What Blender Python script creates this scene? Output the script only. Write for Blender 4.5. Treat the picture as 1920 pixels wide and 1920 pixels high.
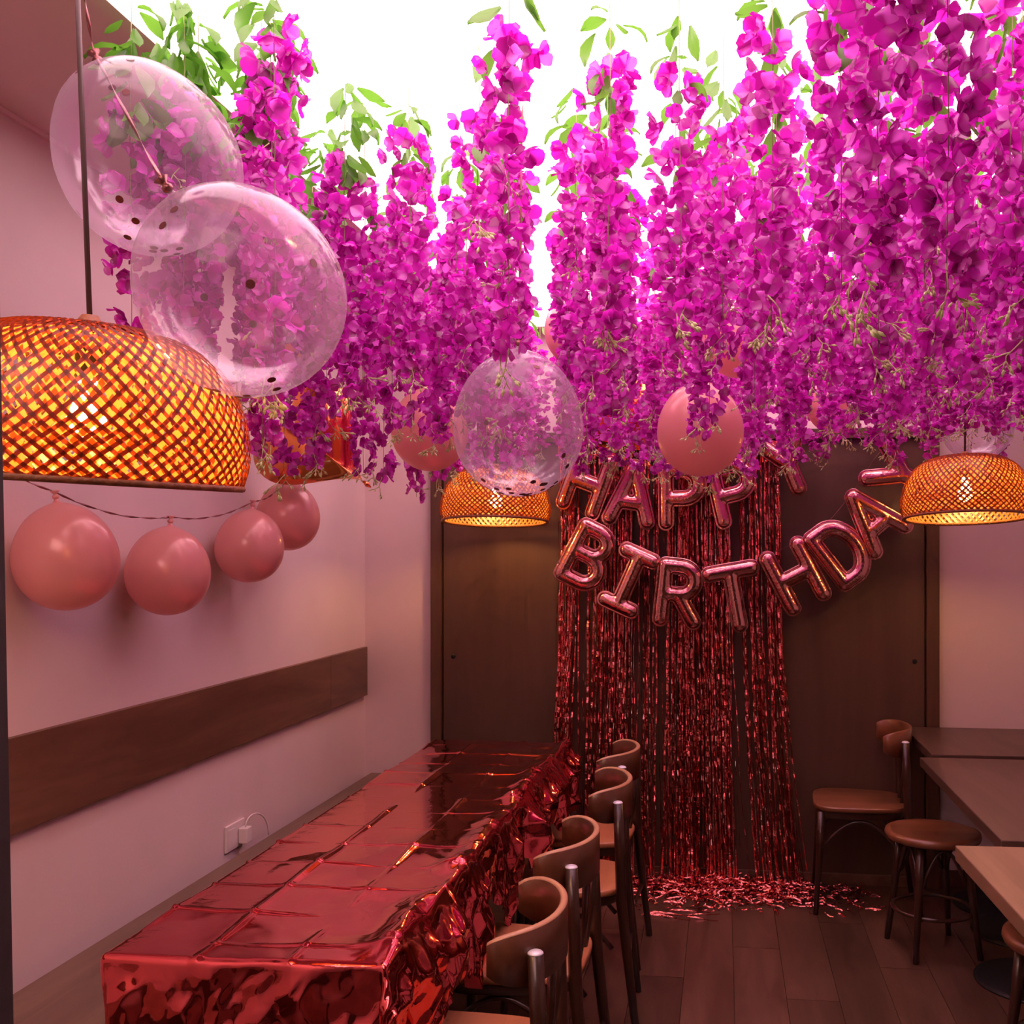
import bpy, bmesh, math, random
import numpy as np
from mathutils import Vector, Matrix

for o in list(bpy.data.objects): bpy.data.objects.remove(o, do_unlink=True)
scene = bpy.context.scene
C = scene.collection
random.seed(7); RNG = np.random.default_rng(11)

# ------------------------------------------------------------------ camera, world, exposure
F, PCX, PCY, EYE, PSI = 1900.0, 1120.0, 1041.0, 1.55, math.radians(7.05)
cam_data = bpy.data.cameras.new('camera')
cam_data.sensor_width = 36.0
cam_data.lens = F / 1920 * 36.0
cam_data.shift_x = -(PCX - 960) / 1920
cam_data.shift_y = (PCY - 960) / 1920
cam_data.clip_start = 0.05
cam = bpy.data.objects.new('camera', cam_data); C.objects.link(cam)
cam.location = (0, 0, EYE); cam.rotation_euler = (math.radians(90), 0, PSI)
scene.camera = cam
world = bpy.data.worlds.new('world'); scene.world = world; world.use_nodes = True
world.node_tree.nodes['Background'].inputs[0].default_value = (0.05, 0.03, 0.03, 1)
world.node_tree.nodes['Background'].inputs[1].default_value = 0.3
vs = scene.view_settings
vs.view_transform = 'Standard'; vs.look = 'None'; vs.exposure = 0.3; vs.gamma = 1.0; vs.use_curve_mapping = False
PANEL_COLOR, PANEL_STRENGTH = (1.0, 0.60, 0.70), 5.3
BULB_COLOR, BULB_STRENGTH = (1.0, 0.50, 0.15), 235.0
cy = scene.cycles
cy.use_denoising = True
cy.max_bounces = 6; cy.diffuse_bounces = 4; cy.glossy_bounces = 3; cy.transmission_bounces = 4
cy.transparent_max_bounces = 12
cy.use_adaptive_sampling = True; cy.adaptive_threshold = 0.07; cy.adaptive_min_samples = 12
cy.caustics_reflective = False; cy.caustics_refractive = False
cy.sample_clamp_indirect = 4.0

def pt(px, py, w):
    """room position of a measured point at forward distance w"""
    u = (px - PCX) / F * w
    return Vector((u*math.cos(PSI) - w*math.sin(PSI), u*math.sin(PSI) + w*math.cos(PSI), EYE - (py - PCY) / F * w))
def pty(px, py, y):
    a = (px - PCX) / F
    w = y / (a*math.sin(PSI) + math.cos(PSI))
    return pt(px, py, w)

# ------------------------------------------------------------------ materials
def newmat(name):
    m = bpy.data.materials.new(name); m.use_nodes = True
    nt = m.node_tree
    return m, nt, nt.nodes['Principled BSDF'], nt.nodes['Material Output']
def P(name, col, rough=0.5, metal=0.0, bump=0.0, bscale=40.0, var=0.0, vscale=6.0, coat=0.0, spec=0.5, stretch=(1, 1, 1)):
    m, nt, b, out = newmat(name)
    b.inputs['Base Color'].default_value = (*col, 1); b.inputs['Roughness'].default_value = rough
    b.inputs['Metallic'].default_value = metal; b.inputs['Coat Weight'].default_value = coat
    b.inputs['Specular IOR Level'].default_value = spec
    tc = nt.nodes.new('ShaderNodeTexCoord'); mp = nt.nodes.new('ShaderNodeMapping')
    mp.inputs['Scale'].default_value = stretch; nt.links.new(tc.outputs['Object'], mp.inputs['Vector'])
    if var:
        n = nt.nodes.new('ShaderNodeTexNoise'); n.inputs['Scale'].default_value = vscale; n.inputs['Detail'].default_value = 5
        nt.links.new(mp.outputs[0], n.inputs['Vector'])
        r = nt.nodes.new('ShaderNodeValToRGB')
        r.color_ramp.elements[0].position = 0.3; r.color_ramp.elements[1].position = 0.7
        r.color_ramp.elements[0].color = (*[c*(1-var) for c in col], 1); r.color_ramp.elements[1].color = (*[min(1, c*(1+var)) for c in col], 1)
        nt.links.new(n.outputs['Fac'], r.inputs[0]); nt.links.new(r.outputs[0], b.inputs['Base Color'])
    if bump:
        n2 = nt.nodes.new('ShaderNodeTexNoise'); n2.inputs['Scale'].default_value = bscale; n2.inputs['Detail'].default_value = 4
        nt.links.new(mp.outputs[0], n2.inputs['Vector'])
        bp = nt.nodes.new('ShaderNodeBump'); bp.inputs['Strength'].default_value = bump; bp.inputs['Distance'].default_value = 0.01
        nt.links.new(n2.outputs['Fac'], bp.inputs['Height']); nt.links.new(bp.outputs[0], b.inputs['Normal'])
    return m
def wood(name, c1, c2, axis='y', rough=0.4, scale=6.0, coat=0.15, rnd=0.0):
    m, nt, b, out = newmat(name)
    tc = nt.nodes.new('ShaderNodeTexCoord'); mp = nt.nodes.new('ShaderNodeMapping')
    st = {'x': (0.12, 1, 1), 'y': (1, 0.12, 1), 'z': (1, 1, 0.12)}[axis]
    mp.inputs['Scale'].default_value = [s*scale for s in st]
    nt.links.new(tc.outputs['Object'], mp.inputs['Vector'])
    oi = nt.nodes.new('ShaderNodeObjectInfo')
    mu = nt.nodes.new('ShaderNodeMath'); mu.operation = 'MULTIPLY'; mu.inputs[1].default_value = 30
    nt.links.new(oi.outputs['Random'], mu.inputs[0]); nt.links.new(mu.outputs[0], mp.inputs['Location'])
    n = nt.nodes.new('ShaderNodeTexNoise'); n.inputs['Scale'].default_value = 1.6; n.inputs['Detail'].default_value = 8; n.inputs['Roughness'].default_value = 0.65
    n.inputs['Distortion'].default_value = 0.6
    nt.links.new(mp.outputs[0], n.inputs['Vector'])
    r = nt.nodes.new('ShaderNodeValToRGB'); r.color_ramp.elements[0].position = 0.32; r.color_ramp.elements[1].position = 0.68
    r.color_ramp.elements[0].color = (*c1, 1); r.color_ramp.elements[1].color = (*c2, 1)
    nt.links.new(n.outputs['Fac'], r.inputs[0])
    last = r.outputs[0]
    if rnd:
        hs = nt.nodes.new('ShaderNodeHueSaturation')
        mr = nt.nodes.new('ShaderNodeMapRange'); mr.inputs['To Min'].default_value = 1-rnd; mr.inputs['To Max'].default_value = 1+rnd
        nt.links.new(oi.outputs['Random'], mr.inputs['Value']); nt.links.new(mr.outputs[0], hs.inputs['Value'])
        nt.links.new(last, hs.inputs['Color']); last = hs.outputs[0]
    nt.links.new(last, b.inputs['Base Color'])
    b.inputs['Roughness'].default_value = rough; b.inputs['Coat Weight'].default_value = coat; b.inputs['Coat Roughness'].default_value = 0.2
    bp = nt.nodes.new('ShaderNodeBump'); bp.inputs['Strength'].default_value = 0.12; bp.inputs['Distance'].default_value = 0.004
    nt.links.new(n.outputs['Fac'], bp.inputs['Height']); nt.links.new(bp.outputs[0], b.inputs['Normal'])
    return m
def emit(name, col, s):
    m, nt, b, out = newmat(name)
    e = nt.nodes.new('ShaderNodeEmission'); e.inputs[0].default_value = (*col, 1); e.inputs[1].default_value = s
    nt.links.new(e.outputs[0], out.inputs[0]); return m
def thin_leaf(name, cols, trans=0.5, gloss=0.06, tcol=None):
    """petal or leaf: diffuse + translucent, tint changes from petal to petal"""
    m, nt, b, out = newmat(name)
    nt.nodes.remove(b)
    g = nt.nodes.new('ShaderNodeNewGeometry')
    r = nt.nodes.new('ShaderNodeValToRGB')
    el = r.color_ramp.elements
    while len(el) < len(cols): el.new(0.5)
    for i, c in enumerate(cols):
        el[i].position = i / max(1, len(cols)-1); el[i].color = (*c, 1)
    nt.links.new(g.outputs['Random Per Island'], r.inputs[0])
    d = nt.nodes.new('ShaderNodeBsdfDiffuse'); t = nt.nodes.new('ShaderNodeBsdfTranslucent')
    nt.links.new(r.outputs[0], d.inputs[0])
    hs = nt.nodes.new('ShaderNodeHueSaturation'); hs.inputs['Saturation'].default_value = 1.0; hs.inputs['Value'].default_value = 1.3
    nt.links.new(r.outputs[0], hs.inputs['Color']); nt.links.new(hs.outputs[0], t.inputs[0])
    mx = nt.nodes.new('ShaderNodeMixShader'); mx.inputs[0].default_value = trans
    nt.links.new(d.outputs[0], mx.inputs[1]); nt.links.new(t.outputs[0], mx.inputs[2])
    gl = nt.nodes.new('ShaderNodeBsdfGlossy'); gl.inputs['Roughness'].default_value = 0.35; gl.inputs[0].default_value = (1, 1, 1, 1)
    m2 = nt.nodes.new('ShaderNodeMixShader'); m2.inputs[0].default_value = gloss
    nt.links.new(mx.outputs[0], m2.inputs[1]); nt.links.new(gl.outputs[0], m2.inputs[2])
    nt.links.new(m2.outputs[0], out.inputs[0]); return m
def film(name):
    """clear latex: transparent, milky towards the rim, glossy"""
    m, nt, b, out = newmat(name); nt.nodes.remove(b)
    lw = nt.nodes.new('ShaderNodeLayerWeight'); lw.inputs['Blend'].default_value = 0.22
    tr = nt.nodes.new('ShaderNodeBsdfTransparent'); tr.inputs[0].default_value = (0.97, 0.93, 0.97, 1)
    df = nt.nodes.new('ShaderNodeBsdfDiffuse'); df.inputs[0].default_value = (0.82, 0.72, 0.80, 1)
    tl = nt.nodes.new('ShaderNodeBsdfTranslucent'); tl.inputs[0].default_value = (0.9, 0.8, 0.9, 1)
    mk = nt.nodes.new('ShaderNodeMixShader'); mk.inputs[0].default_value = 0.5
    nt.links.new(df.outputs[0], mk.inputs[1]); nt.links.new(tl.outputs[0], mk.inputs[2])
    mr = nt.nodes.new('ShaderNodeMapRange'); mr.inputs['From Min'].default_value = 0.0; mr.inputs['From Max'].default_value = 1.0
    mr.inputs['To Min'].default_value = 0.085; mr.inputs['To Max'].default_value = 0.40
    nt.links.new(lw.outputs['Facing'], mr.inputs['Value'])
    m1 = nt.nodes.new('ShaderNodeMixShader')
    nt.links.new(mr.outputs[0], m1.inputs[0]); nt.links.new(tr.outputs[0], m1.inputs[1]); nt.links.new(mk.outputs[0], m1.inputs[2])
    gl = nt.nodes.new('ShaderNodeBsdfGlossy'); gl.inputs['Roughness'].default_value = 0.12
    fr = nt.nodes.new('ShaderNodeFresnel'); fr.inputs['IOR'].default_value = 1.35
    m2 = nt.nodes.new('ShaderNodeMixShader')
    fm = nt.nodes.new('ShaderNodeMath'); fm.operation = 'MINIMUM'; fm.inputs[1].default_value = 0.22
    nt.links.new(fr.outputs[0], fm.inputs[0])
    nt.links.new(fm.outputs[0], m2.inputs[0]); nt.links.new(m1.outputs[0], m2.inputs[1]); nt.links.new(gl.outputs[0], m2.inputs[2])
    nt.links.new(m2.outputs[0], out.inputs[0]); return m
def strip_mat(name, col, tcol, tr=0.35):
    m, nt, b, out = newmat(name); nt.nodes.remove(b)
    d = nt.nodes.new('ShaderNodeBsdfDiffuse'); d.inputs[0].default_value = (*col, 1)
    t = nt.nodes.new('ShaderNodeBsdfTranslucent'); t.inputs[0].default_value = (*tcol, 1)
    mx = nt.nodes.new('ShaderNodeMixShader'); mx.inputs[0].default_value = tr
    nt.links.new(d.outputs[0], mx.inputs[1]); nt.links.new(t.outputs[0], mx.inputs[2])
    gl = nt.nodes.new('ShaderNodeBsdfGlossy'); gl.inputs['Roughness'].default_value = 0.35
    m2 = nt.nodes.new('ShaderNodeMixShader'); m2.inputs[0].default_value = 0.05
    nt.links.new(mx.outputs[0], m2.inputs[1]); nt.links.new(gl.outputs[0], m2.inputs[2])
    nt.links.new(m2.outputs[0], out.inputs[0]); return m

M = {}
M['wall'] = P('wall_paint', (0.77, 0.63, 0.61), 0.75, bump=0.05, bscale=120, var=0.04, vscale=3)
M['ceil'] = P('ceiling_paint', (0.80, 0.64, 0.62), 0.8, bump=0.03, bscale=90)
M['trim'] = wood('trim_wood', (0.07, 0.032, 0.018), (0.13, 0.062, 0.032), 'z', 0.45)
M['board'] = wood('board_wood', (0.10, 0.045, 0.026), (0.20, 0.10, 0.055), 'y', 0.5, 5.0)
M['door'] = wood('door_wood', (0.085, 0.042, 0.026), (0.125, 0.066, 0.042), 'z', 0.42, 3.0)
M['floor'] = wood('floor_wood', (0.055, 0.025, 0.014), (0.12, 0.057, 0.035), 'y', 0.38, 7.0, 0.1, rnd=0.25)
M['joint'] = P('floor_joint', (0.03, 0.018, 0.013), 0.8, bump=0.05)
M['bench'] = wood('bench_wood', (0.11, 0.065, 0.042), (0.20, 0.125, 0.08), 'y', 0.45, 6.0)
M['chair'] = wood('chair_wood', (0.028, 0.010, 0.006), (0.055, 0.021, 0.011), 'z', 0.32, 8.0, 0.4)
M['seat'] = wood('red_tinted_seat_wood', (0.42, 0.15, 0.065), (0.58, 0.23, 0.095), 'y', 0.35, 7.0, 0.3)  # tan wood reddened: red light reflected by the foil cloth is in the colour
M['band'] = wood('band_wood', (0.085, 0.029, 0.014), (0.15, 0.055, 0.026), 'y', 0.32, 9.0, 0.4)
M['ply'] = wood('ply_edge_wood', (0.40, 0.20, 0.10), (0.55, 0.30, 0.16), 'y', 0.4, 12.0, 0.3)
M['dkseat'] = wood('dark_seat_wood', (0.16, 0.055, 0.022), (0.25, 0.095, 0.04), 'x', 0.32, 8.0, 0.4)
M['table'] = wood('table_wood', (0.065, 0.034, 0.022), (0.115, 0.064, 0.042), 'y', 0.42, 7.0, 0.2)
M['table2'] = wood('light_table_wood', (0.20, 0.115, 0.062), (0.32, 0.195, 0.11), 'y', 0.42, 7.0, 0.2)
M['black'] = P('black_iron', (0.012, 0.011, 0.012), 0.55, 0.2, bump=0.04, bscale=200)
M['silver'] = P('silver_cap', (0.75, 0.75, 0.8), 0.35, 0.2, bump=0.04, bscale=150)
M['post'] = P('post_paint', (0.045, 0.034, 0.03), 0.7, bump=0.08, bscale=60, var=0.15)
M['plastic'] = P('white_plastic', (0.80, 0.72, 0.70), 0.4, bump=0.02)
M['cable'] = P('dark_cable', (0.10, 0.06, 0.05), 0.55, bump=0.05, bscale=300)
M['foil_red'] = P('red_foil', (0.74, 0.115, 0.125), 0.09, 1.0, bump=0.10, bscale=16, var=0.08, vscale=3)
M['foil_rose'] = P('rose_gold_foil', (0.80, 0.40, 0.38), 0.13, 1.0, bump=0.16, bscale=22, var=0.05, vscale=5)
M['foil_copper'] = P('copper_foil', (0.85, 0.30, 0.10), 0.12, 1.0, bump=0.1, bscale=20)
M['tinsel'] = P('tinsel_foil', (0.80, 0.22, 0.20), 0.10, 1.0, bump=0.5, bscale=70, var=0.1, vscale=9)
M['ribbon'] = P('rose_ribbon', (0.26, 0.09, 0.085), 0.3, 0.6, bump=0.05)
M['confetti'] = P('confetti_foil', (0.16, 0.035, 0.035), 0.4, 0.2, bump=0.04)
M['pink'] = P('pearl_pink_latex', (0.92, 0.46, 0.42), 0.28, 0.1, bump=0.015, bscale=8, var=0.03, vscale=4, coat=0.4)
_nt = M['pink'].node_tree; _t = _nt.nodes.new('ShaderNodeBsdfTranslucent'); _t.inputs[0].default_value = (0.98, 0.58, 0.55, 1)
_m = _nt.nodes.new('ShaderNodeMixShader'); _m.inputs[0].default_value = 0.4
_nt.links.new(_nt.nodes['Principled BSDF'].outputs[0], _m.inputs[1]); _nt.links.new(_t.outputs[0], _m.inputs[2]); _nt.links.new(_m.outputs[0], _nt.nodes['Material Output'].inputs[0])
M['clear'] = film('clear_latex')
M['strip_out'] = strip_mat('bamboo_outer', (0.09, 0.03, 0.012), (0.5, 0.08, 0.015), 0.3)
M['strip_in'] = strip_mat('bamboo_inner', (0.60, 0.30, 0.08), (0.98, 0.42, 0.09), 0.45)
M['rim'] = P('bamboo_rim', (0.30, 0.11, 0.04), 0.5, bump=0.3, bscale=120, var=0.3, vscale=60)
M['bulb'] = emit('bulb_glow', BULB_COLOR, BULB_STRENGTH)
M['bulb_dim'] = emit('dim_bulb_glow', BULB_COLOR, BULB_STRENGTH*0.66)
M['panel'] = emit('panel_glow', PANEL_COLOR, PANEL_STRENGTH)
M['fill_glow'] = emit('added_fill_glow', (1.0, 0.60, 0.58), 5.0)  # glow of the added fill panel
M['petal'] = thin_leaf('magenta_petal', [(0.36, 0.005, 0.24), (0.56, 0.012, 0.44), (0.70, 0.03, 0.60), (0.82, 0.18, 0.76)], 0.58, 0.06)
M['leaf'] = thin_leaf('green_leaf', [(0.04, 0.13, 0.02), (0.09, 0.30, 0.025), (0.20, 0.50, 0.04)], 0.5, 0.05)
M['stem'] = P('green_stem', (0.25, 0.30, 0.10), 0.6, bump=0.05)
M['bud'] = thin_leaf('pale_bud', [(0.62, 0.70, 0.30), (0.80, 0.88, 0.50)], 0.35, 0.05)

# ------------------------------------------------------------------ builders
class MB:
    def __init__(s): s.v = []; s.f = []
    def box(s, x0, x1, y0, y1, z0, z1):
        n = len(s.v)
        s.v += [(x0,y0,z0),(x1,y0,z0),(x1,y1,z0),(x0,y1,z0),(x0,y0,z1),(x1,y0,z1),(x1,y1,z1),(x0,y1,z1)]
        s.f += [[n+i for i in q] for q in ((0,3,2,1),(4,5,6,7),(0,1,5,4),(1,2,6,5),(2,3,7,6),(3,0,4,7))]
        return s
    def lathe(s, prof, n=24, c=(0,0,0), cap=True, axis=None):
        b = len(s.v); mt = Matrix.Identity(3)
        if axis is not None: mt = Vector((0,0,1)).rotation_difference(Vector(axis)).to_matrix()
        for r, z in prof:
            for k in range(n):
                a = 2*math.pi*k/n; p = mt @ Vector((r*math.cos(a), r*math.sin(a), z))
                s.v.append((c[0]+p.x, c[1]+p.y, c[2]+p.z))
        for i in range(len(prof)-1):
            for k in range(n):
                k2 = (k+1) % n
                s.f.append([b+i*n+k, b+i*n+k2, b+(i+1)*n+k2, b+(i+1)*n+k])
        if cap:
            s.f.append([b+k for k in range(n)][::-1]); s.f.append([b+(len(prof)-1)*n+k for k in range(n)])
        return s
    def tube(s, path, rad, n=8, closed=False, caps=True, flat=1.0):
        path = [Vector(p) for p in path]; m = len(path)
        if not hasattr(rad, '__len__'): rad = [rad]*m
        b = len(s.v); nrm = None
        for i, p in enumerate(path):
            a = path[(i-1) % m] if (closed or i > 0) else path[i]
            c = path[(i+1) % m] if (closed or i < m-1) else path[i]
            t = (c-a).normalized()
            if nrm is None:
                ref = Vector((0,0,1)) if abs(t.z) < 0.9 else Vector((1,0,0)); nrm = t.cross(ref).normalized()
            else:
                nrm = (nrm - t*nrm.dot(t)).normalized()
            bn = t.cross(nrm)
            for k in range(n):
                g = 2*math.pi*k/n
                s.v.append(tuple(p + rad[i]*(math.cos(g)*nrm + flat*math.sin(g)*bn)))
        for i in range(m if closed else m-1):
            for k in range(n):
                k2 = (k+1) % n; i2 = (i+1) % m
                s.f.append([b+i*n+k, b+i*n+k2, b+i2*n+k2, b+i2*n+k])
        if caps and not closed:
            s.f.append([b+k for k in range(n)][::-1]); s.f.append([b+(m-1)*n+k for k in range(n)])
        return s
    def strip(s, pts, sides, w):
        """flat ribbon: pts path, sides unit width directions"""
        b = len(s.v)
        for p, d in zip(pts, sides):
            p = Vector(p); d = Vector(d)
            s.v.append(tuple(p - d*w/2)); s.v.append(tuple(p + d*w/2))
        for i in range(len(pts)-1):
            s.f.append([b+2*i, b+2*i+1, b+2*i+3, b+2*i+2])
        return s
    def mesh(s, name, smooth=True):
        me = bpy.data.meshes.new(name); me.from_pydata(s.v, [], s.f)
        if smooth: me.polygons.foreach_set('use_smooth', [True]*len(me.polygons))
        me.update(); return me
    def build(s, name, mat, parent=None, smooth=True, loc=None, bevel=0.0):
        o = link(name, s.mesh(name, smooth), mat, parent)
        if loc is not None: o.location = loc
        if bevel:
            md = o.modifiers.new('bevel', 'BEVEL'); md.width = bevel; md.segments = 2; md.limit_method = 'ANGLE'
            for p in o.data.polygons: p.use_smooth = False
        return o
def link(name, me, mat=None, parent=None):
    o = bpy.data.objects.new(name, me); C.objects.link(o)
    if mat is not None and not me.materials: me.materials.append(mat)
    if parent is not None: o.parent = parent
    return o
def tag(o, label=None, cat=None, group=None, kind=None):
    if label: o['label'] = label
    if cat: o['category'] = cat
    if group: o['group'] = group
    if kind: o['kind'] = kind
    return o
def thing(name, label, cat, loc=(0,0,0), group=None, rotz=0.0):
    o = bpy.data.objects.new(name, None); C.objects.link(o); o.location = loc; o.rotation_euler = (0,0,rotz)
    o.empty_display_size = 0.05
    return tag(o, label, cat, group)
def struct(o): o['kind'] = 'structure'; return o
def copy_tree(root, label=None):
    r = root.copy(); C.objects.link(r)
    if label: r['label'] = label
    for ch in root.children:
        c = ch.copy(); C.objects.link(c); c.parent = r
        for g in ch.children:
            d = g.copy(); C.objects.link(d); d.parent = c
    return r

def arc_xy(cx, cy, rx, ry, a0, a1, n, z):
    return [(cx+rx*math.cos(a0+(a1-a0)*k/n), cy+ry*math.sin(a0+(a1-a0)*k/n), z) for k in range(n+1)]
# ------------------------------------------------------------------ the room
XL, XR, YB, YF, ZC = -1.78, 2.7, 4.9, -2.6, 2.66
floor = struct(MB().box(XL-0.1, XR+0.1, YF-0.1, YB+0.1, -0.06, -0.012).build('floor', M['joint'], smooth=False))
pw, pl = 0.182, 1.22
plank_mesh = MB().box(-pw/2+0.0008, pw/2-0.0008, -pl/2+0.001, pl/2-0.001, -0.012, 0.0).mesh('plank', False); plank_mesh.materials.append(M['floor'])
nx = int((XR-XL)/pw)+1
for i in range(nx):
    x = XL + pw*(i+0.5)
    if x + pw/2 > XR + 0.05: continue
    off = (i*0.37 % 1.0)*pl
    y = YB + pl/2 - off
    while y > -0.4:
        o = link('plank', plank_mesh, None, floor)
        y1 = min(y+pl/2, YB); y0 = y-pl/2
        if y1 - y0 > 0.05:
            o.location = (x, (y0+y1)/2, 0); o.scale = (1, (y1-y0)/pl, 1)
        else: bpy.data.objects.remove(o)
        y -= pl
rest = MB().box(XL, XR, YF, -0.95, -0.012, 0.0).build('rear_boards', M['floor'], floor, smooth=False)
struct(MB().box(XL-0.1, XR+0.1, YF-0.1, YB+0.1, ZC, ZC+0.08).build('ceiling', M['ceil'], smooth=False))
struct(MB().box(XL-0.1, XL, YF, YB+0.1, 0, ZC).build('wall_left', M['wall'], smooth=False))
struct(MB().box(XR, XR+0.1, YF, YB+0.1, 0, ZC).build('wall_right', M['wall'], smooth=False))
struct(MB().box(XL, XR, YB, YB+0.1, 0, ZC).build('wall_back', M['wall'], smooth=False))
struct(MB().box(XL, XR, YF-0.1, YF, 0, ZC).build('wall_front', M['door'], smooth=False))
# cornice along the left wall
struct(MB().box(XL, XL+0.012, YF, YB, ZC-0.012, ZC).build('trim_1', M['ceil'], smooth=False))
# wooden band on the left wall, two boards
tr = struct(MB().box(XL, XL+0.006, 1.2, 4.87, 0.865, 1.083).build('trim_2', M['trim'], smooth=False))
MB().box(XL+0.004, XL+0.024, 1.2, 4.395, 0.853, 1.094).build('board', M['board'], tr, bevel=0.002)
MB().box(XL+0.004, XL+0.0235, 4.397, 4.872, 0.853, 1.094).build('board', M['board'], tr, bevel=0.002)
# big wooden panelled doorway in the back wall
d = struct(MB().box(-1.372, 0.937, YB-0.012, YB-0.001, 0.02, 2.10).build('door_1', M['joint'], smooth=False))
for a, b in ((-1.368, -0.212), (-0.208, 0.933)):
    MB().box(a, b, YB-0.03, YB-0.010, 0.055, 2.095).build('panel', M['door'], d, bevel=0.002)
for x0, x1 in ((-1.428, -1.374), (0.939, 0.997)):
    MB().box(x0, x1, YB-0.05, YB-0.001, 0.0, 2.145).build('jamb', M['trim'], d, bevel=0.003)
MB().box(-1.374, 0.939, YB-0.05, YB-0.001, 2.097, 2.145).build('lintel', M['trim'], d, bevel=0.003)
MB().box(-1.37, 0.935, YB-0.036, YB-0.008, 0.0, 0.055).build('kick_board', M['board'], d, bevel=0.003)
for px, py in ((850, 1231), (1715, 1240)):
    p = pty(px, py, YB-0.03)
    MB().lathe([(0.011, 0), (0.011, 0.004), (0.006, 0.006)], 12, (p.x, YB-0.03, p.z), axis=(0, -1, 0)).build('screw', M['black'], d)
struct(MB().box(1.0, XR, YB-0.014, YB-0.001, 0, 0.08).build('baseboard_back', M['trim'], smooth=False))
# leaning dark post at the edge of the view, next to the big lamp
pa, pb = pt(25.5, 1920, 1.17), pt(4, 890, 1.17)
lean = (pb.x-pa.x)/(pb.z-pa.z)
x_at0 = pa.x - lean*pa.z
mb = MB(); mb.box(-0.11, 0, -0.11, 0.0, 0, ZC)
mb.v = [(v[0]+lean*v[2], v[1], v[2]) for v in mb.v]
tag(mb.build('post', M['post'], smooth=False, loc=(x_at0, pa.y, 0)), 'dark grey square post beside the large lit woven lamp', 'post')

# luminous ceiling panel behind the flowers
LP = thing('light_panel', 'large glowing white light panel on the ceiling above the flower strands', 'light panel', (0, 0, ZC))
px0, px1, py0, py1 = -1.19, 1.18, 1.38, 4.72
MB().box(px0, px1, py0, py1, -0.022, -0.018).build('diffuser', M['panel'], LP, smooth=False)
fr = MB()
fr.box(px0-0.03, px0, py0-0.03, py1+0.03, -0.03, 0); fr.box(px1, px1+0.03, py0-0.03, py1+0.03, -0.03, 0)
fr.box(px0, px1, py0-0.03, py0, -0.03, 0); fr.box(px0, px1, py1, py1+0.03, -0.03, 0)
fr.build('frame', M['ceil'], LP, smooth=False)

FILL_LP = thing('light_panel', 'added fill light panel on the ceiling, out of view, away from the flowers', 'light panel', (0, 0, ZC))  # added fill panel, out of view, to brighten the left wall and pink balloons
qx0, qx1, qy0, qy1 = -1.55, -0.35, -0.9, 0.85
MB().box(qx0, qx1, qy0, qy1, -0.022, -0.018).build('diffuser', M['fill_glow'], FILL_LP, smooth=False)
fr = MB()
fr.box(qx0-0.03, qx0, qy0-0.03, qy1+0.03, -0.03, 0); fr.box(qx1, qx1+0.03, qy0-0.03, qy1+0.03, -0.03, 0)
fr.box(qx0, qx1, qy0-0.03, qy0, -0.03, 0); fr.box(qx0, qx1, qy1, qy1+0.03, -0.03, 0)
fr.build('frame', M['ceil'], FILL_LP, smooth=False)

# ------------------------------------------------------------------ bench, socket, charger
bn = thing('bench', 'long brown wooden bench fixed along the left wall', 'bench', (0, 0, 0))
MB().box(-1.735, -1.30, 1.1, 4.86, 0.43, 0.47).build('seat', M['bench'], bn, bevel=0.004)
MB().box(-1.735, -1.34, 1.12, 4.84, 0.0, 0.43).build('base', M['trim'], bn, smooth=False)
sk = thing('wall_socket', 'white double wall socket plate on the left wall', 'socket', (XL, 3.52, 0.525))
MB().box(0, 0.009, -0.068, 0.075, -0.05, 0.046).build('plate', M['plastic'], sk, bevel=0.003)
MB().box(0.009, 0.0105, -0.058, -0.006, -0.04, 0.03).build('outlet', M['plastic'], sk, bevel=0.001)
pg = thing('charger', 'small white plug with curved white cable in the wall socket', 'charger', (XL+0.009, 3.56, 0.515))
MB().box(0.002, 0.035, -0.022, 0.022, -0.027, 0.03).build('plug', M['plastic'], pg, bevel=0.004)
cp = []
for k in range(17):
    t = k/16; a = math.pi*(1-t)
    cp.append((0.02+0.01*t, 0.085 + 0.085*math.cos(a), 0.03 + 0.066*math.sin(a)**0.85 - 0.075*t))
MB().tube(cp, 0.0032, 8).build('cable', M['plastic'], pg)
MB().box(0.018, 0.022, 0.03, 0.05, 0.045, 0.062).build('cable_clip', M['plastic'], pg, bevel=0.001)

# ------------------------------------------------------------------ covered table
tb = thing('dining_table', 'long narrow table under the shiny red foil cloth', 'table', (-0.94, 3.07, 0))
MB().box(-0.275, 0.28, -1.155, 1.16, 0.715, 0.748).build('tabletop', M['table'], tb, bevel=0.004)
for yy in (-0.75, 0.75):
    MB().lathe([(0.20, 0.0), (0.20, 0.008), (0.05, 0.03), (0.035, 0.05), (0.035, 0.69), (0.12, 0.715)], 24, (0, yy, 0)).build('pedestal', M['black'], tb)
def vnoise(x, y, seed):
    r = np.random.default_rng(seed); n = 256; L = r.random((n, n))
    xi = np.floor(x).astype(int); yi = np.floor(y).astype(int); fx = x-xi; fy = y-yi
    fx = fx*fx*(3-2*fx); fy = fy*fy*(3-2*fy)
    g = lambda a, b: L[a % n, b % n]
    return (g(xi, yi)*(1-fx)+g(xi+1, yi)*fx)*(1-fy) + (g(xi, yi+1)*(1-fx)+g(xi+1, yi+1)*fx)*fy
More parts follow.
